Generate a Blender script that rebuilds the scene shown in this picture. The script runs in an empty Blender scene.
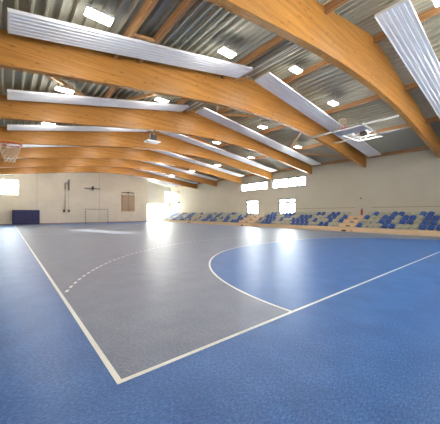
import bpy, bmesh, math, random
from mathutils import Vector, Matrix
random.seed(7)
C = bpy.context.scene.collection
PI = math.pi
# ------------------------------------------------------------------ camera
cd = bpy.data.cameras.new('camera'); cam = bpy.data.objects.new('camera', cd); C.objects.link(cam)
cd.sensor_width = 36; cd.sensor_fit = 'HORIZONTAL'; cd.lens = 36*259.26/440
cd.shift_y = 1.23/440; cd.clip_start = 0.05; cd.clip_end = 500
cam.location = (0, 0, 1.455); cam.rotation_euler = (PI/2, 0, -0.6888)
bpy.context.scene.camera = cam
# ------------------------------------------------------------------ light and exposure
sc = bpy.context.scene
sc.view_settings.view_transform = 'Standard'; sc.view_settings.look = 'None'
sc.view_settings.gamma = 1; sc.view_settings.use_curve_mapping = False
sc.view_settings.exposure = 0.9
SKY = 18.0; SUN = 18.0; LAMP = 38.0
w = bpy.data.worlds.new('sky'); sc.world = w; w.use_nodes = True
w.node_tree.nodes['Background'].inputs[0].default_value = (0.93, 0.97, 1.0, 1)
w.node_tree.nodes['Background'].inputs[1].default_value = SKY
sd = bpy.data.lights.new('sun', 'SUN'); sd.energy = SUN; sd.angle = 0.01; sd.color = (1.0, 0.93, 0.82)
so = bpy.data.objects.new('sun', sd); C.objects.link(so)
so.rotation_euler = Vector((0.27, -1.0, -0.235)).to_track_quat('-Z', 'Y').to_euler()
so.location = (0, 60, 20)
def daylight(name, loc, direction, sx, sy, power, col=(0.95, 0.98, 1.0)):
    l = bpy.data.lights.new(name, 'AREA'); l.shape = 'RECTANGLE'; l.size = sx; l.size_y = sy
    l.energy = power; l.color = col
    o = bpy.data.objects.new(name, l); C.objects.link(o); o.location = loc
    o.rotation_euler = Vector(direction).to_track_quat('-Z', 'Z').to_euler()
    return o
# ------------------------------------------------------------------ helpers
def link(o):
    C.objects.link(o); return o
class MB:
    def __init__(s): s.v = []; s.f = []; s.m = []; s.smooth = []
    def face(s, idx, m=0, sm=False): s.f.append(idx); s.m.append(m); s.smooth.append(sm)
    def add(s, vs, fs, m=0, sm=False):
        b = len(s.v); s.v += [tuple(v) for v in vs]
        for f in fs: s.face([b+i for i in f], m, sm)
        return s
    def box(s, x0, x1, y0, y1, z0, z1, m=0):
        return s.add([(x0,y0,z0),(x1,y0,z0),(x1,y1,z0),(x0,y1,z0),(x0,y0,z1),(x1,y0,z1),(x1,y1,z1),(x0,y1,z1)],
                     [(0,3,2,1),(4,5,6,7),(0,1,5,4),(1,2,6,5),(2,3,7,6),(3,0,4,7)], m)
    def hexa(s, a, b, m=0):   # two quads a (bottom) and b (top)
        return s.add(list(a)+list(b), [(0,3,2,1),(4,5,6,7),(0,1,5,4),(1,2,6,5),(2,3,7,6),(3,0,4,7)], m)
    def bar(s, p, q, wd, ht, m=0):   # rectangular bar between two points, wd horizontal, ht vertical-ish
        p = Vector(p); q = Vector(q); d = (q-p).normalized()
        up = Vector((0,0,1)) if abs(d.z) < 0.95 else Vector((1,0,0))
        r = d.cross(up).normalized(); u = r.cross(d).normalized()
        r *= wd/2; u *= ht/2
        return s.add([p-r-u,p+r-u,p+r+u,p-r+u,q-r-u,q+r-u,q+r+u,q-r+u],
                     [(0,1,2,3),(4,7,6,5),(0,4,5,1),(1,5,6,2),(2,6,7,3),(3,7,4,0)], m)
    def tube(s, pts, r, n=8, m=0, closed=False):
        pts = [Vector(p) for p in pts]; N = len(pts); b = len(s.v)
        for i, p in enumerate(pts):
            if closed: d = pts[(i+1) % N]-pts[i-1]
            else: d = pts[min(i+1, N-1)]-pts[max(i-1, 0)]
            d.normalize(); up = Vector((0,0,1)) if abs(d.z) < 0.9 else Vector((1,0,0))
            a = d.cross(up).normalized(); c = a.cross(d)
            for k in range(n):
                t = 2*PI*k/n; s.v.append(tuple(p+a*(r*math.cos(t))+c*(r*math.sin(t))))
        for i in range(N if closed else N-1):
            j = (i+1) % N
            for k in range(n):
                l = (k+1) % n
                s.face([b+i*n+k, b+i*n+l, b+j*n+l, b+j*n+k], m, True)
        if not closed:
            s.face([b+k for k in range(n)][::-1], m); s.face([b+(N-1)*n+k for k in range(n)], m)
        return s
    def prism_y(s, prof, y0, y1, m=0):   # closed XZ outline extruded along Y
        n = len(prof); b = len(s.v)
        s.v += [(x, y0, z) for x, z in prof]+[(x, y1, z) for x, z in prof]
        s.face([b+i for i in range(n)], m); s.face([b+n+i for i in range(n)][::-1], m)
        for i in range(n):
            j = (i+1) % n; s.face([b+j, b+i, b+n+i, b+n+j], m)
        return s
    def mesh(s, name, mats):
        me = bpy.data.meshes.new(name); me.from_pydata(s.v, [], s.f)
        for mt in mats: me.materials.append(mt)
        for i, p in enumerate(me.polygons): p.material_index = s.m[i]; p.use_smooth = s.smooth[i]
        bm = bmesh.new(); bm.from_mesh(me); bmesh.ops.recalc_face_normals(bm, faces=bm.faces); bm.to_mesh(me); bm.free()
        me.update(); return me
def tag(o, label, cat, group=None, kind=None):
    o['label'] = label; o['category'] = cat
    if group: o['group'] = group
    if kind: o['kind'] = kind
    return o
def obj(name, mb, mats, parent=None, loc=None, bevel=0):
    if not isinstance(mats, (list, tuple)): mats = [mats]
    me = mb if isinstance(mb, bpy.types.Mesh) else mb.mesh(name, mats)
    o = link(bpy.data.objects.new(name, me))
    if parent: o.parent = parent
    if loc: o.location = loc
    if bevel:
        b = o.modifiers.new('bevel', 'BEVEL'); b.width = bevel; b.segments = 2; b.limit_method = 'ANGLE'
    return o
def solo(name, mb, mats, label, cat, group=None, bevel=0):
    """One-mesh top-level thing: geometry given in world space, origin moved to its base centre."""
    xs, ys, zs = zip(*mb.v); c = ((min(xs)+max(xs))/2, (min(ys)+max(ys))/2, min(zs))
    mb.v = [(x-c[0], y-c[1], z-c[2]) for x, y, z in mb.v]
    return tag(obj(name, mb, mats, loc=c, bevel=bevel), label, cat, group)
def thing(name, label, cat, loc=(0,0,0), group=None):
    o = link(bpy.data.objects.new(name, None)); o.location = loc; o.empty_display_size = 0.1
    return tag(o, label, cat, group)
def rel(mb, loc):
    mb.v = [(x-loc[0], y-loc[1], z-loc[2]) for x, y, z in mb.v]; return mb
def struct(name, mb, mats, parent=None):
    o = obj(name, mb, mats, parent); 
    o['kind'] = 'structure'
    return o
def copy_tree(o, parent=None):
    c = o.copy(); link(c); c.parent = parent
    for ch in list(o.children): copy_tree(ch, c)
    return c
# ------------------------------------------------------------------ materials
def mat(name, col=(.8,.8,.8), rough=.5, metal=0, spec=.5, coat=0):
    m = bpy.data.materials.new(name); m.use_nodes = True
    b = m.node_tree.nodes['Principled BSDF']
    b.inputs['Base Color'].default_value = (*col, 1); b.inputs['Roughness'].default_value = rough
    b.inputs['Metallic'].default_value = metal; b.inputs['Specular IOR Level'].default_value = spec
    b.inputs['Coat Weight'].default_value = coat
    return m
def N(m, t, **kw):
    n = m.node_tree.nodes.new(t)
    for k, v in kw.items():
        if hasattr(n, k): setattr(n, k, v)
        else: n.inputs[k.replace('_', ' ')].default_value = v
    return n
def mottle(m, cols, scale=(1,1,1), nscale=5.0, detail=6, lo=.3, hi=.7, bump=0, rough=None):
    """noise between the colours of a ramp, in object coordinates"""
    L = m.node_tree.links; b = m.node_tree.nodes['Principled BSDF']
    tc = N(m, 'ShaderNodeTexCoord'); mp = N(m, 'ShaderNodeMapping'); mp.inputs['Scale'].default_value = scale
    nz = N(m, 'ShaderNodeTexNoise'); nz.inputs['Scale'].default_value = nscale; nz.inputs['Detail'].default_value = detail
    nz.inputs['Roughness'].default_value = .65
    rp = N(m, 'ShaderNodeValToRGB'); e = rp.color_ramp.elements
    e[0].position = lo; e[0].color = (*cols[0], 1); e[1].position = hi; e[1].color = (*cols[-1], 1)
    for i, c in enumerate(cols[1:-1]):
        k = e.new(lo+(hi-lo)*(i+1)/(len(cols)-1)); k.color = (*c, 1)
    L.new(tc.outputs['Object'], mp.inputs[0]); L.new(mp.outputs[0], nz.inputs['Vector'])
    L.new(nz.outputs['Fac'], rp.inputs[0]); L.new(rp.outputs[0], b.inputs['Base Color'])
    if rough:
        mr = N(m, 'ShaderNodeMapRange'); mr.inputs['To Min'].default_value = rough[0]; mr.inputs['To Max'].default_value = rough[1]
        L.new(nz.outputs['Fac'], mr.inputs[0]); L.new(mr.outputs[0], b.inputs['Roughness'])
    if bump:
        bp = N(m, 'ShaderNodeBump'); bp.inputs['Strength'].default_value = bump; bp.inputs['Distance'].default_value = .01
        L.new(nz.outputs['Fac'], bp.inputs['Height']); L.new(bp.outputs[0], b.inputs['Normal'])
    return m
def floor_mat(name, c1, c2, c3):
    m = mat(name, c2, .3, spec=.5)
    L = m.node_tree.links; b = m.node_tree.nodes['Principled BSDF']; tc = N(m, 'ShaderNodeTexCoord')
    mp = N(m, 'ShaderNodeMapping'); mp.inputs['Scale'].default_value = (1, 2.2, 1); mp.inputs['Rotation'].default_value = (0, 0, .9)
    n1 = N(m, 'ShaderNodeTexNoise'); n1.inputs['Scale'].default_value = 30; n1.inputs['Detail'].default_value = 8; n1.inputs['Roughness'].default_value = .78
    n2 = N(m, 'ShaderNodeTexNoise'); n2.inputs['Scale'].default_value = 2.2; n2.inputs['Detail'].default_value = 5
    mx = N(m, 'ShaderNodeMix'); mx.inputs['Factor'].default_value = .14
    rp = N(m, 'ShaderNodeValToRGB'); e = rp.color_ramp.elements
    e[0].position = .40; e[0].color = (*c1, 1); e[1].position = .60; e[1].color = (*c3, 1)
    k = e.new(.5); k.color = (*c2, 1)
    L.new(tc.outputs['Object'], mp.inputs[0]); L.new(mp.outputs[0], n1.inputs['Vector']); L.new(tc.outputs['Object'], n2.inputs['Vector'])
    L.new(n1.outputs['Fac'], mx.inputs['A']); L.new(n2.outputs['Fac'], mx.inputs['B'])
    L.new(mx.outputs['Result'], rp.inputs[0]); L.new(rp.outputs[0], b.inputs['Base Color'])
    mr = N(m, 'ShaderNodeMapRange'); mr.inputs['From Min'].default_value = .35; mr.inputs['From Max'].default_value = .65
    mr.inputs['To Min'].default_value = .34; mr.inputs['To Max'].default_value = .44
    L.new(n1.outputs['Fac'], mr.inputs[0]); L.new(mr.outputs[0], b.inputs['Roughness'])
    bp = N(m, 'ShaderNodeBump'); bp.inputs['Strength'].default_value = .08; bp.inputs['Distance'].default_value = .002
    L.new(n1.outputs['Fac'], bp.inputs['Height']); L.new(bp.outputs[0], b.inputs['Normal'])
    return m
def emis(name, col, st):
    m = mat(name, col, .5); b = m.node_tree.nodes['Principled BSDF']
    b.inputs['Emission Color'].default_value = (*col, 1); b.inputs['Emission Strength'].default_value = st
    return m
def glass_mat():
    m = bpy.data.materials.new('window_glass'); m.use_nodes = True; nt = m.node_tree
    for n in list(nt.nodes): nt.nodes.remove(n)
    o = nt.nodes.new('ShaderNodeOutputMaterial'); t = nt.nodes.new('ShaderNodeBsdfTransparent'); g = nt.nodes.new('ShaderNodeBsdfGlossy')
    g.inputs['Roughness'].default_value = .02; mx = nt.nodes.new('ShaderNodeMixShader'); mx.inputs[0].default_value = .06
    t.inputs[0].default_value = (.96, .98, .97, 1)
    nt.links.new(t.outputs[0], mx.inputs[1]); nt.links.new(g.outputs[0], mx.inputs[2]); nt.links.new(mx.outputs[0], o.inputs[0])
    return m
def wood_mat(name, c1, c2, c3, along='x', lam=.045, spec=.4, rough=.42):
    """glulam: long grain, thin lamination lines, small knots"""
    m = mat(name, c2, rough, spec=spec); L = m.node_tree.links; b = m.node_tree.nodes['Principled BSDF']
    tc = N(m, 'ShaderNodeTexCoord'); mp = N(m, 'ShaderNodeMapping')
    mp.inputs['Scale'].default_value = (.35, 8, 8) if along == 'x' else (8, .35, 8)
    n1 = N(m, 'ShaderNodeTexNoise'); n1.inputs['Scale'].default_value = 2.4; n1.inputs['Detail'].default_value = 7; n1.inputs['Roughness'].default_value = .6
    rp = N(m, 'ShaderNodeValToRGB'); e = rp.color_ramp.elements
    e[0].position = .3; e[0].color = (*c1, 1); e[1].position = .72; e[1].color = (*c3, 1); k = e.new(.5); k.color = (*c2, 1)
    L.new(tc.outputs['Object'], mp.inputs[0]); L.new(mp.outputs[0], n1.inputs['Vector']); L.new(n1.outputs['Fac'], rp.inputs[0])
    sp = N(m, 'ShaderNodeSeparateXYZ'); L.new(tc.outputs['Object'], sp.inputs[0])
    # lamination: sawtooth of height
    mm = N(m, 'ShaderNodeMath', operation='DIVIDE'); mm.inputs[1].default_value = lam; L.new(sp.outputs['Z'], mm.inputs[0])
    fr = N(m, 'ShaderNodeMath', operation='FRACT'); L.new(mm.outputs[0], fr.inputs[0])
    lt = N(m, 'ShaderNodeMath', operation='LESS_THAN'); lt.inputs[1].default_value = .1; L.new(fr.outputs[0], lt.inputs[0])
    f1 = N(m, 'ShaderNodeMath', operation='MULTIPLY'); f1.inputs[1].default_value = .16; L.new(lt.outputs[0], f1.inputs[0])
    # tone per lamella
    fl = N(m, 'ShaderNodeMath', operation='FLOOR'); L.new(mm.outputs[0], fl.inputs[0])
    wn = N(m, 'ShaderNodeTexWhiteNoise', noise_dimensions='1D'); L.new(fl.outputs[0], wn.inputs['W'])
    mr = N(m, 'ShaderNodeMapRange'); mr.inputs['To Min'].default_value = .9; mr.inputs['To Max'].default_value = 1.08; L.new(wn.outputs['Value'], mr.inputs[0])
    # knots
    mk = N(m, 'ShaderNodeMapping'); mk.inputs['Scale'].default_value = (1.7, 4, 5) if along == 'x' else (4, 1.7, 5)
    vo = N(m, 'ShaderNodeTexVoronoi'); vo.inputs['Scale'].default_value = 1.1; L.new(tc.outputs['Object'], mk.inputs[0]); L.new(mk.outputs[0], vo.inputs['Vector'])
    kr = N(m, 'ShaderNodeMapRange'); kr.inputs['From Min'].default_value = .06; kr.inputs['From Max'].default_value = .2
    kr.inputs['To Min'].default_value = .75; kr.inputs['To Max'].default_value = 0; L.new(vo.outputs['Distance'], kr.inputs[0])
    ad = N(m, 'ShaderNodeMath', operation='MAXIMUM'); L.new(f1.outputs[0], ad.inputs[0]); L.new(kr.outputs[0], ad.inputs[1])
    hs = N(m, 'ShaderNodeHueSaturation'); L.new(rp.outputs[0], hs.inputs['Color']); L.new(mr.outputs[0], hs.inputs['Value'])
    mx = N(m, 'ShaderNodeMix', data_type='RGBA'); L.new(ad.outputs[0], mx.inputs['Factor'])
    L.new(hs.outputs[0], mx.inputs['A']); mx.inputs['B'].default_value = (c1[0]*.45, c1[1]*.4, c1[2]*.35, 1)
    L.new(mx.outputs['Result'], b.inputs['Base Color'])
    return m
def brick_mat(name, c1, c2, mortar, bw, bh, axis, rough=.8, msize=.012):
    m = mat(name, c1, rough); L = m.node_tree.links; b = m.node_tree.nodes['Principled BSDF']
    tc = N(m, 'ShaderNodeTexCoord'); sp = N(m, 'ShaderNodeSeparateXYZ'); cb = N(m, 'ShaderNodeCombineXYZ')
    L.new(tc.outputs['Object'], sp.inputs[0]); L.new(sp.outputs[axis], cb.inputs['X']); L.new(sp.outputs['Z'], cb.inputs['Y'])
    br = N(m, 'ShaderNodeTexBrick'); br.inputs['Scale'].default_value = 1; br.inputs['Brick Width'].default_value = bw
    br.inputs['Row Height'].default_value = bh; br.inputs['Mortar Size'].default_value = msize
    br.inputs['Color1'].default_value = (*c1, 1); br.inputs['Color2'].default_value = (*c2, 1); br.inputs['Mortar'].default_value = (*mortar, 1)
    L.new(cb.outputs[0], br.inputs['Vector'])
    nz = N(m, 'ShaderNodeTexNoise'); nz.inputs['Scale'].default_value = .8; nz.inputs['Detail'].default_value = 5
    L.new(tc.outputs['Object'], nz.inputs['Vector'])
    mr = N(m, 'ShaderNodeMapRange'); mr.inputs['To Min'].default_value = .9; mr.inputs['To Max'].default_value = 1.08; L.new(nz.outputs['Fac'], mr.inputs[0])
    hs = N(m, 'ShaderNodeHueSaturation'); L.new(br.outputs['Color'], hs.inputs['Color']); L.new(mr.outputs[0], hs.inputs['Value'])
    L.new(hs.outputs[0], b.inputs['Base Color'])
    return m
M = {}
M['blue'] = floor_mat('blue_linoleum', (.006,.065,.26), (.022,.13,.41), (.075,.23,.58))
M['grey'] = floor_mat('grey_linoleum', (.09,.12,.19), (.165,.195,.285), (.27,.30,.40))
M['line'] = mat('court_line_white', (.86,.86,.82), .35)
M['wood'] = wood_mat('glulam_timber', (.44,.18,.036), (.55,.245,.053), (.63,.31,.08))
M['purlin'] = wood_mat('purlin_timber', (.33,.16,.065), (.45,.235,.10), (.56,.33,.16), along='y', lam=.2)
M['brace'] = wood_mat('brace_timber', (.5,.25,.1), (.62,.36,.16), (.72,.46,.24), along='y', lam=.2)
M['deck'] = mat('galvanised_deck', (.46,.45,.375), .6, spec=.2)
M['panel'] = mottle(mat('white_heating_panel', (.8,.82,.88), .28, metal=.0, spec=.6), [(.80,.82,.88),(.85,.87,.92)], nscale=2)
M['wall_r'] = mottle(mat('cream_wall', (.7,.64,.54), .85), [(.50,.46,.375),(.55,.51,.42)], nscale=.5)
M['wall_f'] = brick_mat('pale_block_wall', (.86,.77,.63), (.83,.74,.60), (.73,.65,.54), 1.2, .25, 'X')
M['skirt'] = mat('reddish_skirting', (.36,.2,.14), .6)
M['frame'] = mat('window_frame_grey', (.12,.12,.115), .5)
M['frame_light'] = mat('window_frame_light', (.62,.62,.6), .5)
M['glass'] = glass_mat()
M['birch'] = mottle(mat('birch_plywood', (.66,.47,.28), .45), [(.58,.39,.22),(.68,.49,.30),(.74,.56,.36)], scale=(3,.4,8), nscale=2)
M['tread'] = mottle(mat('stand_tread', (.5,.42,.32), .6), [(.44,.36,.27),(.54,.45,.34)], scale=(3,.4,8), nscale=2)
M['seatblue'] = mottle(mat('blue_seat_plastic', (.02,.1,.38), .35), [(.010,.06,.27),(.018,.09,.36)], nscale=3)
M['seatgrey'] = mottle(mat('sand_seat_plastic', (.42,.42,.36), .4), [(.35,.35,.265),(.43,.43,.34)], nscale=3)
M['polycarb'] = mat('translucent_door_sheet', (.9,.9,.86), .6); M['polycarb'].node_tree.nodes['Principled BSDF'].inputs['Alpha'].default_value = 1
nt = M['polycarb'].node_tree; tr = nt.nodes.new('ShaderNodeBsdfTranslucent'); tr.inputs[0].default_value = (.8,.8,.76,1); nt.links.new(tr.outputs[0], nt.nodes['Material Output'].inputs['Surface'])
M['black'] = mat('black_rubber', (.03,.03,.03), .6)
M['dark'] = mat('dark_steel', (.1,.09,.085), .5, metal=.3)
M['mat'] = mottle(mat('navy_mat_cover', (.02,.025,.18), .45), [(.010,.014,.085),(.016,.022,.12)], nscale=2)
M['white'] = mat('white_paint', (.85,.85,.84), .35)
M['steel'] = mat('galvanised_steel', (.55,.55,.55), .35, metal=.7)
M['red'] = mat('red_paint', (.62,.04,.02), .35)
M['net'] = mat('net_cord', (.8,.74,.6), .8)
M['board'] = mottle(mat('grey_white_board', (.62,.62,.68), .4), [(.56,.56,.62),(.66,.66,.72)], nscale=3)
M['lampglow'] = emis('lamp_diffuser', (1.0,.97,.9), 22)
M['extred'] = mat('extinguisher_red', (.5,.03,.02), .3)
M['barwood'] = mat('wall_bar_wood', (.62,.42,.25), .5)
M['green'] = mat('sign_dark', (.03,.06,.04), .4)
# ------------------------------------------------------------------ dimensions
XL, XR, Y0, YF, YR = -0.8, 24.4, -2.0, 42.4, 44.6     # left, right, back, far wall, recess wall
XREC = 18.72; RX = 11.8
def roof(x): return 8.82-.188*abs(x-RX)
def soffit(x):
    t = abs(x-RX); return 6.76-.011*t*t if t < 6 else 6.364-.132*(t-6)
BY = [4.5, 9.64, 14.87, 20.11, 25.34, 30.58, 35.82]    # far faces of the beams
BT = .24
# ------------------------------------------------------------------ setting: floor with court
X0c, Yc0 = 0.751, 2.274; X1c = X0c+20; Yc1 = Yc0+39.2; XM = X0c+10
fm = MB()
def poly(pts, z, m): 
    b = len(fm.v); fm.v += [(x, y, z) for x, y in pts]; fm.face([b+i for i in range(len(pts))], m)
fm.box(XL-.3, XR+.3, Y0-.3, YR+.3, -.2, 0, 0)
def dshape(yg, s, r):
    """6 m area outline: quarter circle, straight, quarter circle"""
    p = []
    for i in range(41): a = PI/2*i/40; p.append((XM-1.5-r*math.cos(a), yg+s*r*math.sin(a)))
    for i in range(41): a = PI/2*(1-i/40); p.append((XM+1.5+r*math.cos(a), yg+s*r*math.sin(a)))
    return p
poly([(X0c, Yc0), (X1c, Yc0), (X1c, Yc1), (X0c, Yc1)], .001, 1)
poly(dshape(Yc0, 1, 6), .0018, 0); poly(dshape(Yc1, -1, 6)[::-1], .0018, 0)
LW = .0027
def strip(x0, x1, y0, y1): poly([(x0,y0),(x1,y0),(x1,y1),(x0,y1)], LW, 2)
strip(X0c-.025, X0c+.025, Yc0-.025, Yc1+.025); strip(X1c-.025, X1c+.025, Yc0-.025, Yc1+.025)
strip(X0c+.025, X1c-.025, Yc0-.025, Yc0+.025); strip(X0c+.025, X1c-.025, Yc1-.025, Yc1+.025)
strip(X0c+.025, X1c-.025, (Yc0+Yc1)/2-.025, (Yc0+Yc1)/2+.025)
for yg, s in ((Yc0, 1), (Yc1, -1)):
    a = dshape(yg, s, 6.025); b = dshape(yg, s, 5.975)
    for i in range(len(a)-1): poly([a[i], a[i+1], b[i+1], b[i]], LW, 2)
    # dashed 9 m line: 15 cm marks with 15 cm gaps
    path = [p for p in [(x, y) for x, y in (lambda L: L)(dshape(yg, s, 9))]]
    fine = []
    for i in range(len(path)-1):
        n = max(1, int(math.dist(path[i], path[i+1])/.05))
        fine += [(path[i][0]+(path[i+1][0]-path[i][0])*k/n, path[i][1]+(path[i+1][1]-path[i][1])*k/n) for k in range(n)]
    acc = 0; start = None; seg = []
    for i in range(len(fine)-1):
        p, q = fine[i], fine[i+1]; acc += math.dist(p, q)
        if X0c+.03 < p[0] < X1c-.03 and X0c+.03 < q[0] < X1c-.03 and (acc % .3) < .16:
            t = Vector((q[0]-p[0], q[1]-p[1])).normalized(); n = Vector((-t.y, t.x))*.025
            poly([(p[0]-n.x, p[1]-n.y), (q[0]-n.x, q[1]-n.y), (q[0]+n.x, q[1]+n.y), (p[0]+n.x, p[1]+n.y)], LW, 2)
me = bpy.data.meshes.new('floor'); me.from_pydata(fm.v, [], fm.f)
for mt in (M['blue'], M['grey'], M['line']): me.materials.append(mt)
for i, p in enumerate(me.polygons):
    p.material_index = fm.m[i]
floor = link(bpy.data.objects.new('floor', me)); floor['kind'] = 'structure'
# ------------------------------------------------------------------ walls
def wall_grid(mb, axis, t0, t1, a0, a1, z0, top, holes):
    """wall slab with rectangular holes; axis 'x' = slab spans X (thickness in Y), 'y' = spans Y. top(a) = height"""
    cuts = sorted(set([a0, a1]+[h[0] for h in holes]+[h[1] for h in holes]+[RX] if axis == 'x' else [a0, a1]+[h[0] for h in holes]+[h[1] for h in holes]))
    cuts = [c for c in cuts if a0 <= c <= a1]
    for p, q in zip(cuts, cuts[1:]):
        zs = [z0]; mid = (p+q)/2
        for h in sorted([h for h in holes if h[0] <= mid <= h[1]], key=lambda h: h[2]): zs += [h[2], h[3]]
        zs.append(None)
        for k in range(0, len(zs), 2):
            za = zs[k]; zb = zs[k+1]
            if zb is not None and zb-za < 1e-4: continue
            tp, tq = (zb, zb) if zb is not None else (top(p), top(q))
            if axis == 'x': mb.hexa([(p,t0,za),(q,t0,za),(q,t1,za),(p,t1,za)], [(p,t0,tp),(q,t0,tq),(q,t1,tq),(p,t1,tp)])
            else: mb.hexa([(t0,p,za),(t1,p,za),(t1,q,za),(t0,q,za)], [(t0,p,tp),(t1,p,tp),(t1,q,tq),(t0,q,tq)])
win_f = [-.62, 1.25, 3.8, 5.75]                      # far wall window
W1 = [20.55, 25.28, 4.33, 5.38]; W2 = [15.35, 19.97, 4.33, 5.46]   # right wall strips
D1 = [22.0, 24.24, 1.24, 3.12]; D2 = [16.6, 18.94, 1.24, 3.12]
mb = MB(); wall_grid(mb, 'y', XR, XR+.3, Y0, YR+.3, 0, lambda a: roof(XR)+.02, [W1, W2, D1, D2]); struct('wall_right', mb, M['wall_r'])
mb = MB(); wall_grid(mb, 'x', YF, YF+.3, XL, XREC, 0, lambda a: roof(a)+.02, [win_f]); struct('wall_far', mb, M['wall_f'])
RG = [18.95, 24.0, 0.0, 3.25]; SUN_WIN = [23.2, 24.3, 3.6, 5.6]  # narrow high opening is added so a sun patch reaches the right wall
mb = MB(); wall_grid(mb, 'x', YR, YR+.3, XREC-.3, XR, 0, lambda a: roof(a)+.02, [RG, SUN_WIN]); struct('wall_corner', mb, mat('corner_wall_lit_tone', (.82,.79,.72), .8))  # wall colour lightened in place of the light missing in this corner
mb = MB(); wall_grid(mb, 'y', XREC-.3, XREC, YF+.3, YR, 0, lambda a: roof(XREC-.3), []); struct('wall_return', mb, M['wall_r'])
LWN = []
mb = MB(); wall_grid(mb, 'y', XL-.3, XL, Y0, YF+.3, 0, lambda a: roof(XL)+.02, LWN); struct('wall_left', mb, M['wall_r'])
FILL_WIN = [[4.0+8*i, 8.0+8*i, 3.4, 4.6] for i in range(2)]  # unseen windows added behind the camera to let in fill daylight
mb = MB(); wall_grid(mb, 'x', Y0-.3, Y0, XL-.3, XR+.3, 0, lambda a: roof(a)+.02, FILL_WIN); struct('wall_back', mb, M['wall_r'])
mb = MB(); mb.box(XL+.05, XREC, YF-.018, YF, 0, .1); struct('baseboard_far', mb, M['skirt'])
mb = MB()
for x in (3.15, 10.98): mb.box(x-.012, x+.012, YF-.006, YF, .1, 8.3)
struct('trim_1', mb, M['skirt'] if False else mat('wall_joint', (.34,.29,.25), .9))
mb = MB()
for a, b_ in ((Y0, 9.0), (10.35, 16.55)): mb.box(XR-.04, XR, a, b_, 1.93, 1.99)
struct('trim_2', mb, mat('wall_rail_brown', (.36,.3,.2), .6))
mb = MB(); mb.box(XR-.008, XR, 4.62, 4.64, 1.99, 6.3); struct('trim_3', mb, mat('wall_joint_right', (.42,.37,.3), .9))
# windows
def window(num, axis, t, a0, a1, z0, z1, n, transom=None, fm='frame', glass='glass', fw=.06, depth=.12, mull=None):
    root = link(bpy.data.objects.new('window_%d' % num, None)); root['kind'] = 'structure'
    cx = (a0+a1)/2
    root.location = (cx, t, z0) if axis == 'x' else (t, cx, z0)
    def bx(mb, p, q, za, zb, d0, d1):
        if axis == 'x': mb.box(p-cx, q-cx, d0, d1, za-z0, zb-z0)
        else: mb.box(d0, d1, p-cx, q-cx, za-z0, zb-z0)
    f = MB(); d = depth/2
    bx(f, a0, a1, z0, z0+fw, -d, d); bx(f, a0, a1, z1-fw, z1, -d, d)
    bx(f, a0, a0+fw, z0+fw, z1-fw, -d, d); bx(f, a1-fw, a1, z0+fw, z1-fw, -d, d)
    obj('window_frame', f, M[fm], root)
    g = MB(); bx(g, a0+fw, a1-fw, z0+fw, z1-fw, -.006, .006); obj('pane', g, M[glass], root)
    for i in range(1, n):
        a = a0+(a1-a0)*i/n; mm = MB(); ww = mull or fw*.6; bx(mm, a-ww/2, a+ww/2, z0+fw, z1-fw, -d*.9, d*.9); obj('mullion', mm, M[fm], root)
    if transom: 
        mm = MB(); bx(mm, a0+fw, a1-fw, transom-.03, transom+.03, -d*.8, d*.8); obj('transom', mm, M[fm], root)
    return root
window(1, 'x', YF+.12, *win_f, 2, fm='frame_light', mull=.1)
window(2, 'y', XR+.12, *W2, 4, transom=5.2, fw=.12, mull=.16)
window(3, 'y', XR+.12, *W1, 4, transom=5.12, fw=.12, mull=.14)
window(4, 'x', YR+.12, *RG, 4, fm='frame_light', glass='polycarb')
window(5, 'x', YR+.12, *SUN_WIN, 2, fm='frame_light')
for i, h in enumerate(LWN): window(6+i, 'y', XL-.15, *h, 3, fm='frame_light')
for i, h in enumerate(FILL_WIN): window(13+i, 'x', Y0-.15, *h, 3, fm='frame_light')
for k, Dd in enumerate((D2, D1)):
    a0, a1, z0, z1 = Dd; cy = (a0+a1)/2
    r = link(bpy.data.objects.new('door_%d' % (k+1), None)); r['kind'] = 'structure'; r.location = (XR+.08, cy, z0)
    hw = (a1-a0)/2; H_ = z1-z0
    f = MB(); f.box(-.06, .06, -hw, hw, H_-.12, H_); f.box(-.06, .06, -hw, -hw+.14, 0, H_-.12); f.box(-.06, .06, hw-.12, hw, 0, H_-.12)
    f.box(-.05, .05, -hw+.08, hw-.08, H_-.5, H_-.36); obj('door_frame', f, M['frame'], r)
    for s in (-1, 1):
        l = MB(); c = s*(hw-.08)/2; q = (hw-.08)/2
        l.box(-.03, .03, c-q, c+q, 0, .18); l.box(-.03, .03, c-q, c+q, H_-.56, H_-.5)
        l.box(-.03, .03, c-q, c-q+.09, .18, H_-.56); l.box(-.03, .03, c+q-.09, c+q, .18, H_-.56)
        lf = obj('door_leaf', l, M['frame'], r)
        g = MB(); g.box(-.005, .005, c-q+.07, c+q-.07, .18, H_-.56); obj('pane', g, M['glass'], lf)
        hh = MB(); hh.tube([(-.09, s*.1, .85), (-.09, s*.1, 1.25)], .015); obj('door_handle', hh, M['steel'], lf)
    g = MB(); g.box(-.005, .005, -hw+.08, hw-.08, H_-.36, H_-.12); obj('pane', g, M['glass'], r)
# ------------------------------------------------------------------ ceiling: trapezoidal deck, purlins, braces
dk = MB(); prof = []
per, hgt = .315, .125
x = XL-.3
while x < XR+.3:
    for dx, dz in ((0, 0), (.05, 0), (.08, hgt), (.285, hgt)): 
        if x+dx < XR+.3: prof.append((x+dx, dz))
    x += per
prof.append((XR+.3, 0))
up = [(px, roof(px)+dz) for px, dz in prof]
b0 = len(dk.v); ya, yb = Y0-.3, YR+.3
for (px, pz) in up: dk.v += [(px, ya, pz), (px, yb, pz)]
for i in range(len(up)-1): dk.face([b0+2*i, b0+2*i+1, b0+2*i+3, b0+2*i+2])
me = bpy.data.meshes.new('ceiling'); me.from_pydata(dk.v, [], dk.f); me.materials.append(M['deck'])
ceil = link(bpy.data.objects.new('ceiling', me)); ceil['kind'] = 'structure'
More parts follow.
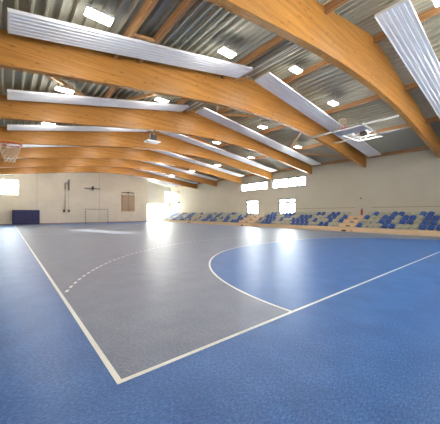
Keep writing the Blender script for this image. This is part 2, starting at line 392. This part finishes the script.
# opaque roof build-up above the deck
rb = MB()
for xa, xb in ((XL-.3, RX), (RX, XR+.3)):
    rb.hexa([(xa,ya,roof(xa)+.13),(xb,ya,roof(xb)+.13),(xb,yb,roof(xb)+.13),(xa,yb,roof(xa)+.13)],
            [(xa,ya,roof(xa)+.3),(xb,ya,roof(xb)+.3),(xb,yb,roof(xb)+.3),(xa,yb,roof(xa)+.3)])
obj('roof_insulation', rb, M['white'], ceil)
bays = [(Y0, BY[0]-BT)]+[(BY[i], BY[i+1]-BT) for i in range(6)]+[(BY[6], YF)]
PX = [-.72, 3.8, 7.85, 11.8, 15.9, 20.0, 24.25]
PH = .27
for bi, (ya, yb) in enumerate(bays):
    for px in PX:
        p = MB(); zt = roof(px)-.0 if px != RX else roof(px)-.01
        p.box(px-.06, px+.06, ya+.01, yb-.01, zt-PH, zt-.012); obj('purlin', p, M['purlin'], ceil)
def brace(xa, ya, xb, yb):
    p = MB(); p.bar((xa, ya, roof(xa)-.2), (xb, yb, roof(xb)-.2), .09, .14); obj('diagonal_brace', p, M['brace'], ceil)
ya, yb = BY[1]+.1, BY[2]-BT-.1
for i, (a, b_) in enumerate(zip(PX, PX[1:])):
    if i % 2 == 0: brace(a+(.5 if i == 0 else .1), ya, b_-.1, yb)
    else: brace(a+.1, yb, b_-.1, ya)
# doubled purlin with short struts in the nearest full bay
p = MB(); p.box(2.88, 3.0, BY[0]+.01, BY[1]-BT-.01, roof(2.94)-PH, roof(3.0)-.012); obj('purlin', p, M['purlin'], ceil)
for y in (5.3, 7.9):
    p = MB(); p.bar((3.0, y, roof(3)-.2), (3.74, y, roof(3.74)-.2), .07, .1); obj('strut', p, M['brace'], ceil)
# ------------------------------------------------------------------ glulam beams
ORD = ['nearest', 'second', 'third', 'fourth', 'fifth', 'sixth', 'seventh']
n = 64
def beam_mesh():
    m_ = MB(); xs = [XL+(XR-XL)*i/n for i in range(n+1)]
    b = 0
    for x_ in xs:
        zt = roof(x_)-.012; zb = soffit(x_)
        m_.v += [(x_-RX, -BT/2, zb), (x_-RX, BT/2, zb), (x_-RX, BT/2, zt), (x_-RX, -BT/2, zt)]
    for i in range(n):
        a = 4*i; c = a+4
        m_.face([a, c, c+1, a+1]); m_.face([a+1, c+1, c+2, a+2]); m_.face([a+2, c+2, c+3, a+3]); m_.face([a+3, c+3, c, a])
    m_.face([0,1,2,3]); e_ = 4*n; m_.face([e_, e_+3, e_+2, e_+1])
    return m_.mesh('roof_beam', [M['wood']])
bmesh_ = beam_mesh()
desc = ['nearest curved laminated timber roof beam, sweeping across the top right corner',
        'second curved laminated timber roof beam, spanning from left edge to behind the folded hoop',
        'third curved laminated timber roof beam from the camera, behind the second beam',
        'fourth laminated timber roof beam, its right end between the two strip windows',
        'fifth laminated timber roof beam, ending at the left end of the farther strip window',
        'sixth laminated timber roof beam, second from the far block wall',
        'seventh and farthest laminated timber roof beam, right before the far block wall']
for i, y in enumerate(BY):
    o = link(bpy.data.objects.new('roof_beam', bmesh_)); o.location = (RX, y-BT/2, 0)
    tag(o, desc[i], 'beam', 'curved glulam beams under the roof')
# ------------------------------------------------------------------ radiant heating panels
def panel(xa, za, xb, zb, yc, wd, label):
    ctr = ((xa+xb)/2, yc, (za+zb)/2)
    L_ = math.hypot(xb-xa, zb-za); ang = math.atan2(zb-za, xb-xa)
    r = thing('radiant_heater', label, 'heater', ctr, 'white ribbed heating panels hung under the roof'); r.rotation_euler = (0, -ang, 0)
    pr = []; nr = 6; step = wd/nr; h = wd/2
    pr = [(-h, .07), (-h, -.005)]
    for k in range(nr):
        y0_ = -h+k*step
        pr += [(y0_+step*.14, -.005), (y0_+step*.24, .014), (y0_+step*.76, .014), (y0_+step*.86, -.005)]
    pr += [(h, -.005), (h, .07)]
    m_ = MB()
    for (py, pz) in pr: m_.v += [(-L_/2, py, pz), (L_/2, py, pz)]
    for k in range(len(pr)-1): m_.face([2*k, 2*k+1, 2*k+3, 2*k+2])
    b = len(m_.v)
    m_.box(-L_/2, L_/2, -h+.001, h-.001, .07, .085)
    obj('panel_sheet', m_, M['panel'], r)
    for s in (-1, 1):
        e = MB(); xx = s*(L_/2+.012); e.box(xx-.012, xx+.012, -h, h, -.012, .09); obj('end_plate', e, M['white'], r)
    inv = Matrix.Translation(ctr) @ Matrix.Rotation(-ang, 4, 'Y')
    inv = inv.inverted()
    k = 3
    for j in range(k):
        t = (j+.5)/k; X_ = xa+(xb-xa)*t; Z_ = za+(zb-za)*t
        for s in (-1, 1): 
            wv = MB(); p = inv @ Vector((X_, yc+s*(h-.1), Z_+.085)); q = inv @ Vector((X_, yc+s*(h-.1), roof(X_)-.01)); wv.tube([p, q], .006, 5)
            obj('hanger', wv, M['steel'], r)
sides = ['left', 'right']
yb_of = [4.5, 9.64, 14.87, 20.11, 25.34, 30.58, 35.82, 41.05]
who = ['the nearest beam', 'the second beam', 'the third beam', 'the fourth beam', 'the fifth beam', 'the sixth beam', 'the seventh beam', 'the far block wall']
OF = .36
for i in range(8):
    yc = yb_of[i]-1.22
    if i > 0: panel(.05, roof(.05)-OF, 8.4, roof(8.4)-OF, yc, .95, 'long white ribbed heating panel on left roof slope, just before %s' % who[i])
    panel(9.55, roof(9.55)-OF, 23.5, roof(23.5)-OF-.05, yc if i else 2.95, .95, 'long white ribbed heating panel on right roof slope, just before %s' % who[i])
# supply pipes in the gap between the panels
for i in range(1, 7):
    ya, yb = (BY[i-1]+.02, BY[i]-BT-.02)
    root = thing('heating_pipe_pair', 'pair of pale heating pipes between left and right panels, reaching %s' % who[i], 'pipe', (8.95, (ya+yb)/2, roof(8.95)-.16), 'heating pipes below the roof deck')
    for dx, dz in ((8.75, -.2), (9.15, -.2)):
        mb = MB(); mb.tube([(dx, ya, roof(dx)+dz), (dx, yb, roof(dx)+dz)], .035); obj('pipe', rel(mb, root.location), M['white'], root)
    for y in (ya+1.2, yb-.6):
        mb = MB(); mb.box(8.6, 9.3, y-.02, y+.02, roof(8.95)-.28, roof(8.95)-.24)
        mb.tube([(8.95, y, roof(8.95)-.24), (8.95, y, roof(8.95)-.03)], .012, 6)
        obj('bracket', rel(mb, root.location), M['steel'], root)
# ------------------------------------------------------------------ ceiling lights
def lamp_proto(cable):
    r = thing('ceiling_light', 'x', 'ceiling light', (0,0,0), 'rectangular ceiling lights')
    h = MB(); h.box(-.33, .33, -.175, .175, .02, .1); obj('housing', h, M['white'], r, bevel=.01)
    d = MB(); d.box(-.31, .31, -.155, .155, -.004, .019); obj('diffuser', d, M['lampglow'], r)
    for s in (-1, 1):
        w_ = MB(); w_.tube([(s*.25, 0, .1), (s*.25, 0, .1+cable)], .008, 5); obj('hanger', w_, M['steel'], r)
    return r
LS = [(1.85, 6.52), (6.25, 7.32), (10.55, 8.2), (14.1, 7.58), (18.45, 6.86)]
LZ = {}
ordx = ['leftmost', 'second from left', 'middle one', 'second from right', 'rightmost']
bayn = ['between the nearest and second beams', 'between the second and third beams', 'between the third and fourth beams',
        'between the fourth and fifth beams', 'between the fifth and sixth beams', 'between the sixth and seventh beams', 'added unseen between seventh beam and far wall']
protos = {}
for b in range(-1, 7):  # last row, past the seventh beam, is unseen and added to brighten the far end
    y = (BY[b]+(BY[b+1] if b < 6 else YF))/2+.1 if b >= 0 else 1.9
    for k, (lx, lz) in enumerate(LS):
        if b == 0 and k == 4: y_ = y
        key = k
        if key not in protos:
            protos[key] = lamp_proto(roof(lx)-lz-.11); r = protos[key]
        else: r = copy_tree(protos[key])
        r.location = (lx, y, lz); ang = math.atan(.188)*(-1 if lx < RX else 1)
        r['label'] = 'glowing rectangular ceiling light %s, %s' % (bayn[b] if b >= 0 else 'in front of the nearest beam', ordx[k])
        ld = bpy.data.lights.new('lamp_light', 'POINT'); ld.shadow_soft_size = .16; ld.energy = LAMP; ld.color = (1, .96, .9)
        lo = link(bpy.data.objects.new('lamp_light', ld)); lo.location = (lx, y, lz-.22)
# ------------------------------------------------------------------ tiered stand
SX = [20.9, 21.62, 22.34, 23.06]; SZ = [.36, .66, .96, 1.24]; SY0, SY1 = 2.6, 43.5
st = thing('tiered_stand', 'long light wood tiered stand along the right wall below the seats', 'stand', (22.6, 23, 0))
for k in range(4):
    xb = SX[k+1] if k < 3 else XR-.01
    t = MB(); t.box(SX[k], xb, SY0, SY1, SZ[k]-.04, SZ[k]); obj('platform', rel(t, st.location), M['tread'], st)
    z0 = SZ[k-1] if k else 0
    t = MB(); t.box(SX[k], SX[k]+.03, SY0+.001, SY1-.001, z0, SZ[k]-.04); obj('riser', rel(t, st.location), M['birch'], st)
for y in (SY0+.0, SY1-.03):
    t = MB()
    pr = [(SX[0]+.031, 0)]
    for k in range(4): pr += [(SX[k]+.031, SZ[k]-.041), (SX[k+1]+.031 if k < 3 else XR-.01, SZ[k]-.041)]
    pr.append((XR-.01, 0)); t.prism_y(pr, y+.001, y+.029); obj('side_panel', rel(t, st.location), M['birch'], st)
AIS = [(8.95, 10.25, 'nearest'), (19.75, 22.35, 'widest middle'), (31.65, 32.65, 'farthest')]
for ya, yb, nm in AIS:
    s = thing('stand_steps', 'light wood steps climbing the %s aisle between the seat blocks' % nm, 'steps', (20.6, (ya+yb)/2, 0), 'aisle steps of the stand')
    yi, yj = ya+.12, yb-.12
    for xa, xb, za, zb in [(20.55, 20.899, 0, .18)]+[(SX[k]+.36, SX[k+1]-.001, SZ[k]+.001, (SZ[k]+SZ[k+1])/2) for k in range(3)]:
        m_ = MB(); m_.box(xa, xb, yi, yj, za, zb); e_ = obj('step', rel(m_, s.location), M['birch'], s)
        m_ = MB(); m_.box(xa-.015, xa-.001, (ya+yb)/2-.17, (ya+yb)/2+.17, za+.03, zb-.03)
        obj('step_light', rel(m_, s.location), M['black'], e_)
# seats
def seat_mesh(name, m_):
    mb = MB(); nu, nv = 10, 12; W = .41
    def P(u, v):
        # v 0..1 : front lip -> pan -> back top ; faces -X
        if v < .12: x_, z_ = -.2, .10+.05*(v/.12)
        elif v < .5: t = (v-.12)/.38; x_, z_ = -.2+.34*t, .15-.035*math.sin(t*PI)
        else: t = (v-.5)/.5; x_, z_ = .14+.06*t, .15+.20*t
        s = 2*u-1; hw = W/2
        if v > .8: hw *= 1-.28*((v-.8)/.2)**2
        if v < .3: hw *= .9+.1*(v/.3)
        side = abs(s)**3
        x2 = x_-(.05*side if v > .5 else 0); z2 = z_+(.04*side if .12 < v <= .6 else 0)-(.05*abs(s)**4 if v > .9 else 0)
        return (x2, s*hw, z2)
    for off in (0, .02):
        for i in range(nv+1):
            for j in range(nu+1):
                x_, y_, z_ = P(j/nu, i/nv); v = i/nv
                mb.v.append((x_+(off if v > .45 else 0), y_, z_-(off if v <= .45 else 0)))
    n1 = (nv+1)*(nu+1)
    for i in range(nv):
        for j in range(nu):
            a = i*(nu+1)+j; q = [a, a+1, a+nu+2, a+nu+1]
            mb.face(q, 0, True); mb.face([n1+k for k in q[::-1]], 0, True)
    ring = [j for j in range(nu+1)]+[i*(nu+1)+nu for i in range(1, nv+1)]+[nv*(nu+1)+j for j in range(nu-1, -1, -1)]+[i*(nu+1) for i in range(nv-1, 0, -1)]
    for a, b_ in zip(ring, ring[1:]+ring[:1]): mb.face([a, b_, n1+b_, n1+a], 0)
    mb.box(-.12, .12, -.14, .14, 0, .115)      # plinth
    return mb.mesh(name, [m_])
SB = seat_mesh('bucket_seat', M['seatblue']); SG = seat_mesh('bucket_seat', M['seatgrey'])
ORDN = ['first','second','third','fourth','fifth','sixth','seventh','eighth','ninth','tenth','eleventh','twelfth','thirteenth','fourteenth','fifteenth',
        'sixteenth','seventeenth','eighteenth','nineteenth','twentieth','twenty-first','twenty-second','twenty-third']
pat_near = ['BgggBBgggBBBgg', 'gggBBgBBgBBgBB', 'BggBBgBBgBBgBg', 'gBggBBggBBggBB']
pat_mid = ['ggBBBgggggBBBBggBBgg', 'BgBBBgBggBBBBgBggBgB', 'gBBBggBBggBBBgggBBgB', 'gBBggBBBgggggBBgBBgg']
def rnd_rows(n, seed):
    r = random.Random(seed); base = []
    while len(base) < n+3:
        base += ['B']*r.randint(1, 3)+['g']*r.randint(1, 3)
    rows = []
    for k in range(4):
        row = base[k//2:k//2+n]; row = [c if r.random() > .18 else ('g' if c == 'B' else 'B') for c in row]; rows.append(''.join(row))
    return rows
BL = [('nearest', 8.72, 2.95, pat_near), ('second', 19.55, 10.5, pat_mid), ('third', 31.45, 22.6, rnd_rows(20, 3)), ('farthest', 43.1, 32.9, rnd_rows(21, 5))]
rown = ['front row', 'second row', 'third row', 'top row']
for nm, yfar, ynear, pat in BL:
    n_ = len(pat[0])
    for k in range(4):
        for j in range(n_):
            y = yfar+(ynear-yfar)*j/(n_-1)*1.0
            blue = pat[k][j] == 'B'
            o = link(bpy.data.objects.new('bucket_seat', SB if blue else SG)); o.location = (SX[k]+.33, y, SZ[k])
            tag(o, '%s bucket seat, %s from left in the %s of the %s block' % ('blue' if blue else 'sand-grey', ORDN[j], rown[k], nm), 'seat', 'bucket seats on the tiered stand')
# ------------------------------------------------------------------ basketball hoops
def ring_net(root, ctr, axis_out, down, r=.225, with_net=True, nm='rim'):
    """ring in the plane perpendicular to 'down'; coordinates local to root"""
    ctr = Vector(ctr); d = Vector(down).normalized(); a = Vector(axis_out).normalized(); c = d.cross(a)
    m_ = MB(); m_.tube([ctr+a*(r*math.cos(t))+c*(r*math.sin(t)) for t in [2*PI*i/28 for i in range(28)]], .014, 8, closed=True)
    m_.bar(ctr-a*(r+.14)-d*0+c*.09, ctr-a*(r-.03)+c*.09, .02, .02); m_.bar(ctr-a*(r+.14)-c*.09, ctr-a*(r-.03)-c*.09, .02, .02)
    m_.bar(ctr-a*(r+.15)+d*.05-c*.12, ctr-a*(r+.15)+d*.05+c*.12, .015, .12)
    rg = obj('rim', m_, M['red'], root)
    if with_net:
        m_ = MB(); ns = 9; L_ = .42; steps = 7
        def pt(k, h): 
            rr = r*(1-.52*min(1, h*1.15)**.8)+.01*math.sin(5*h)
            t = 2*PI*k/ns; return ctr+a*(rr*math.cos(t))+c*(rr*math.sin(t))+d*(L_*h)
        for k in range(ns):
            for s in (1, -1): m_.tube([pt(k+s*.5*i, i/steps) for i in range(steps+1)], .0045, 4)
        obj('net', m_, M['net'], root)
    return rg
# wall hoop at the left edge
hp = thing('basketball_hoop', 'red basketball rim with cream net, jutting in at the left edge', 'basketball hoop', (XL, 7.73, 2.9), None)
m_ = MB(); m_.box(.44, .47, -.9, .9, .0, 1.05); obj('backboard', m_, M['white'], hp)
m_ = MB()
for y in (-.5, .5):
    m_.bar((.005, y, .1), (.44, y, .1), .05, .05); m_.bar((.005, y, .9), (.44, y, .9), .05, .05); m_.bar((.03, y, .1), (.44, y, .9), .03, .03)
obj('wall_bracket', m_, M['white'], hp)
ring_net(hp, (.86, 0, .15), (1, 0, 0), (0, 0, -1))
# folded hoop under the roof
FZ = 6.5
fh = thing('folded_basketball_hoop', 'basketball hoop folded flat under the roof on two white rails, rim upright', 'basketball hoop', (17.1, 7.0, FZ))
def R(mb): return rel(mb, (17.1, 7.0, FZ))
ya, yb = BY[0]+.0, BY[1]-BT
m_ = MB(); m_.tube([(15.75, ya, FZ+.03), (15.75, yb, FZ+.03)], .055); obj('support_rail', R(m_), M['white'], fh)
m_ = MB(); m_.tube([(18.5, ya, FZ+.08), (18.5, yb, FZ+.08)], .055); obj('support_rail', R(m_), M['white'], fh)
m_ = MB(); m_.box(15.5, 16.6, 6.2, 7.95, FZ-.09, FZ-.06); obj('backboard', R(m_), M['board'], fh)
m_ = MB()
m_.bar((15.48, 6.17, FZ), (15.48, 7.98, FZ), .05, .05, 1)
m_.bar((15.48, 7.98, FZ), (18.9, 7.85, FZ-.02), .06, .06); m_.bar((15.48, 6.17, FZ), (18.9, 6.3, FZ-.02), .06, .06)
m_.bar((18.9, 6.27, FZ-.02), (18.9, 7.88, FZ-.02), .06, .06); m_.bar((16.65, 6.2, FZ), (16.65, 7.95, FZ), .05, .05)
obj('frame', R(m_), [M['white'], M['dark']], fh)
m_ = MB()
m_.bar((16.65, 6.3, FZ), (18.5, 7.1, FZ+.02), .06, .06); m_.bar((16.65, 7.85, FZ), (18.5, 7.1, FZ+.02), .06, .06)
for y in (6.6, 7.5):
    m_.bar((17.0, y, FZ+.03), (15.75, y, FZ+.22), .04, .04); m_.bar((18.5, y, FZ+.0), (18.5, y, FZ+.1), .06, .06)
m_.bar((17.5, 6.3, FZ+.05), (17.5, 7.9, FZ+.05), .06, .06)
obj('folding_arm', R(m_), M['white'], fh)
m_ = MB(); m_.box(17.25, 17.7, 6.75, 7.05, FZ-.12, FZ+.16); obj('winch', R(m_), M['dark'], fh)
ring_net(fh, (15.62-17.1, .3, .42), (0, 0, 1), (-1, 0, 0), r=.225)
# small retracted fitting hanging under the third beam
hf = thing('hanging_hoop_bracket', 'small dark bracket with a white board hanging below the third roof beam', 'bracket', (6.85, 15.5, 5.78))
cx, cy, cz = 8.15, 14.75, 0
m_ = MB()
for s in (-1, 1): m_.bar((s*.12, -.75, .06), (s*.12, -.75, .73), .05, .05)
m_.box(-.2, .2, -.9, -.7, .06, .4); obj('bracket', m_, M['dark'], hf)
m_ = MB(); m_.box(-.42, .42, -1.0, -.4, 0, .05); obj('board', m_, M['white'], hf)
# ------------------------------------------------------------------ far wall equipment
cm = thing('crash_mat', 'dark navy gym mat leaning upright against the far wall, left side', 'gym mat', (1.98, YF-.2, 0))
m_ = MB(); m_.hexa([(-1.44,-.3,0),(1.44,-.3,0),(1.44,-.02,0),(-1.44,-.02,0)], [(-1.44,-.14,1.88),(1.44,-.14,1.88),(1.44,.14,1.88),(-1.44,.14,1.88)])
obj('mat_body', m_, M['mat'], cm, bevel=.04)
m_ = MB(); m_.hexa([(-.03,-.305,.1),(.03,-.305,.1),(.03,-.3,.1),(-.03,-.3,.1)], [(-.03,-.165,1.75),(.03,-.165,1.75),(.03,-.16,1.75),(-.03,-.16,1.75)])
for x_ in (-.7, .7): m_.box(x_-.12, x_+.12, -.19, -.14, 1.55, 1.6)
obj('handle_strap', m_, mat('navy_strap', (.02,.02,.1), .6), cm)
# handball goal
GY = YF-1.15
gl = thing('handball_goal', 'handball goal with black and white striped posts before the far wall', 'goal', (10.35, GY, 0))
def striped(p, q, nseg, wd=.09):
    mb = MB(); p = Vector(p); q = Vector(q)
    for i in range(nseg): mb.bar(p+(q-p)*(i/nseg), p+(q-p)*((i+1)/nseg), wd, wd, i % 2)
    return mb
GM = [M['black'], mat('goal_white', (.8,.75,.65), .5)]
for s in (-1, 1):
    obj('post', striped((s*1.54, 0, 0), (s*1.54, 0, 2.0), 10), GM, gl)
    m_ = MB(); m_.tube([(s*1.54, 0, 1.98), (s*1.54, .55, 1.9), (s*1.54, .9, 0.02), (s*1.54, 0, .02)], .015, 6); obj('net_frame', m_, M['white'], gl)
obj('crossbar', striped((-1.585, 0, 2.045), (1.585, 0, 2.045), 15), GM, gl)
m_ = MB()
for i in range(17):
    x_ = -1.5+3*i/16; m_.tube([(x_, .05, 2.0), (x_, .5, 1.9), (x_, .9, .03)], .003, 3)
for j in range(9): z_ = .03+1.87*j/9; yy = .9-.4*(z_-.03)/1.87; m_.tube([(-1.54, yy, z_), (1.54, yy, z_)], .003, 3)
obj('net', m_, M['net'], gl)
# cable hoist
wp = thing('rope_hoist', 'dark ropes with two winch boxes hanging on the far wall beside the mat', 'rope hoist', (6.65, YF-.1, 1.6))
m_ = MB(); m_.tube([(-.25,0,.3),(-.25,0,4.1)], .03, 6); obj('rope', m_, M['dark'], wp)
m_ = MB(); m_.tube([(.22,0,.3),(.22,0,4.6)], .012, 6); obj('rope', m_, M['dark'], wp)
for x_ in (-.37, .22):
    m_ = MB(); m_.box(x_-.12, x_+.12, -.06, .09, 0, .36); obj('winch_box', m_, M['dark'], wp)
m_ = MB(); m_.box(.12, .3, -.06, .09, 3.1, 4.7); m_.box(-.3, -.2, -.06, .09, 3.2, 4.0); m_.box(-.3, .3, -.05, .09, 4.0, 4.08); obj('pulley_bracket', m_, mat('grey_bracket', (.16,.14,.13), .5), wp)
m_ = MB(); m_.bar((-.3, -.2, 4.25), (.12, -.2, 4.6), .2, .12); obj('white_cover', m_, M['white'], wp)
# bar and knob
bk = thing('wall_bar_fitting', 'thin dark horizontal rail with a middle knob high above the goal', 'wall rail', (10.0, YF-.06, 5.1))
m_ = MB(); m_.box(-1.08, 1.08, -.04, .055, .0, .13); obj('rail', m_, mat('taupe_rail', (.28,.23,.2), .6), bk)
m_ = MB(); m_.box(-.14, .16, -.16, -.041, -.1, .36); m_.tube([(0,-.1,-.3),(0,-.1,.5)], .03, 6); obj('knob', m_, M['dark'], bk)
# wall bars
wb = thing('wall_bars', 'pale wooden wall bars in two bays mounted on the far wall', 'wall bars', (15.38, YF-.1, 1.75))
for x_ in (-1.02, 0, 1.02): m_ = MB(); m_.box(x_-.05, x_+.05, -.06, .09, 0, 2.75); obj('upright', m_, M['barwood'], wb)
rw = mat('rung_wood', (.68,.45,.27), .5)
for i in range(14): z_ = .12+i*.19; m_ = MB(); m_.tube([(-1.0, -.03, z_), (1.0, -.03, z_)], .045, 8); obj('rung', m_, rw, wb)
br = thing('bracket_rail', 'short dark rail just above the wooden wall bars', 'wall rail', (15.35, YF-.06, 4.74))
m_ = MB(); m_.box(-1.03, 1.03, -.04, .055, 0, .12); obj('rail', m_, M['dark'], br)
m_ = MB(); m_.box(-.12, .12, -.12, -.041, -.05, .2); obj('clamp', m_, M['black'], br)
# tubular frames in the bright corner
def frame_stand(loc, arm, z1, label, two):
    r = thing('hoop_frame', label, 'hoop frame', loc, 'hoop frames in the bright corner')
    for dx in (0, .3): m_ = MB(); m_.tube([(dx, 0, 0), (dx, 0, z1)], .035, 6); obj('upright', m_, M['dark'], r)
    m_ = MB(); m_.tube([(-arm, 0, z1-.05), (.4, 0, z1-.05)], .04, 6); obj('arm', m_, M['steel'], r)
    if two: m_ = MB(); m_.tube([(-arm, 0, z1-.35), (0, 0, z1-.35)], .03, 6); obj('arm', m_, M['steel'], r)
    m_ = MB(); m_.box(-.1, .4, -.1, .1, -.05, .2) if two else m_.box(-arm, -arm+.3, -.1, .1, z1-.12, z1)
    obj('mount', m_, M['dark'], r)
frame_stand((24.0, 41.2, 3.4), 2.1, 2.1, 'upper grey tubular hoop frame on the sunlit end of the right wall', True)
frame_stand((23.3, 43.4, 1.24), 1.7, 1.7, 'lower grey tubular hoop frame rising behind the farthest seat block', False)
# fire extinguisher and small dark fixture in the nearest aisle
fe = thing('fire_extinguisher', 'red fire extinguisher on the right wall at the top of the nearest aisle', 'fire extinguisher', (XR-.12, 9.75, 1.3))
m_ = MB(); m_.tube([(0,0,0),(0,0,.03),(0,0,.4),(0,0,.46)], .085, 14); obj('cylinder', m_, M['extred'], fe)
m_ = MB(); m_.tube([(0,0,.46),(0,0,.53)], .025, 8); m_.box(-.02, .02, -.09, .05, .53, .56); obj('valve', m_, M['black'], fe)
m_ = MB(); m_.tube([(0,-.03,.52),(-.06,-.1,.45),(-.06,-.11,.2)], .012, 6); obj('hose', m_, M['black'], fe)
m_ = MB(); m_.box(.05, .12, -.05, .05, .2, .26); obj('bracket', m_, M['dark'], fe)
m_ = MB(); m_.box(XR-.05, XR, 9.8, 9.92, 2.74, 2.84)
solo('wall_fixture', m_, M['black'], 'tiny black box high on the right wall above the fire extinguisher', 'wall box', bevel=.01)
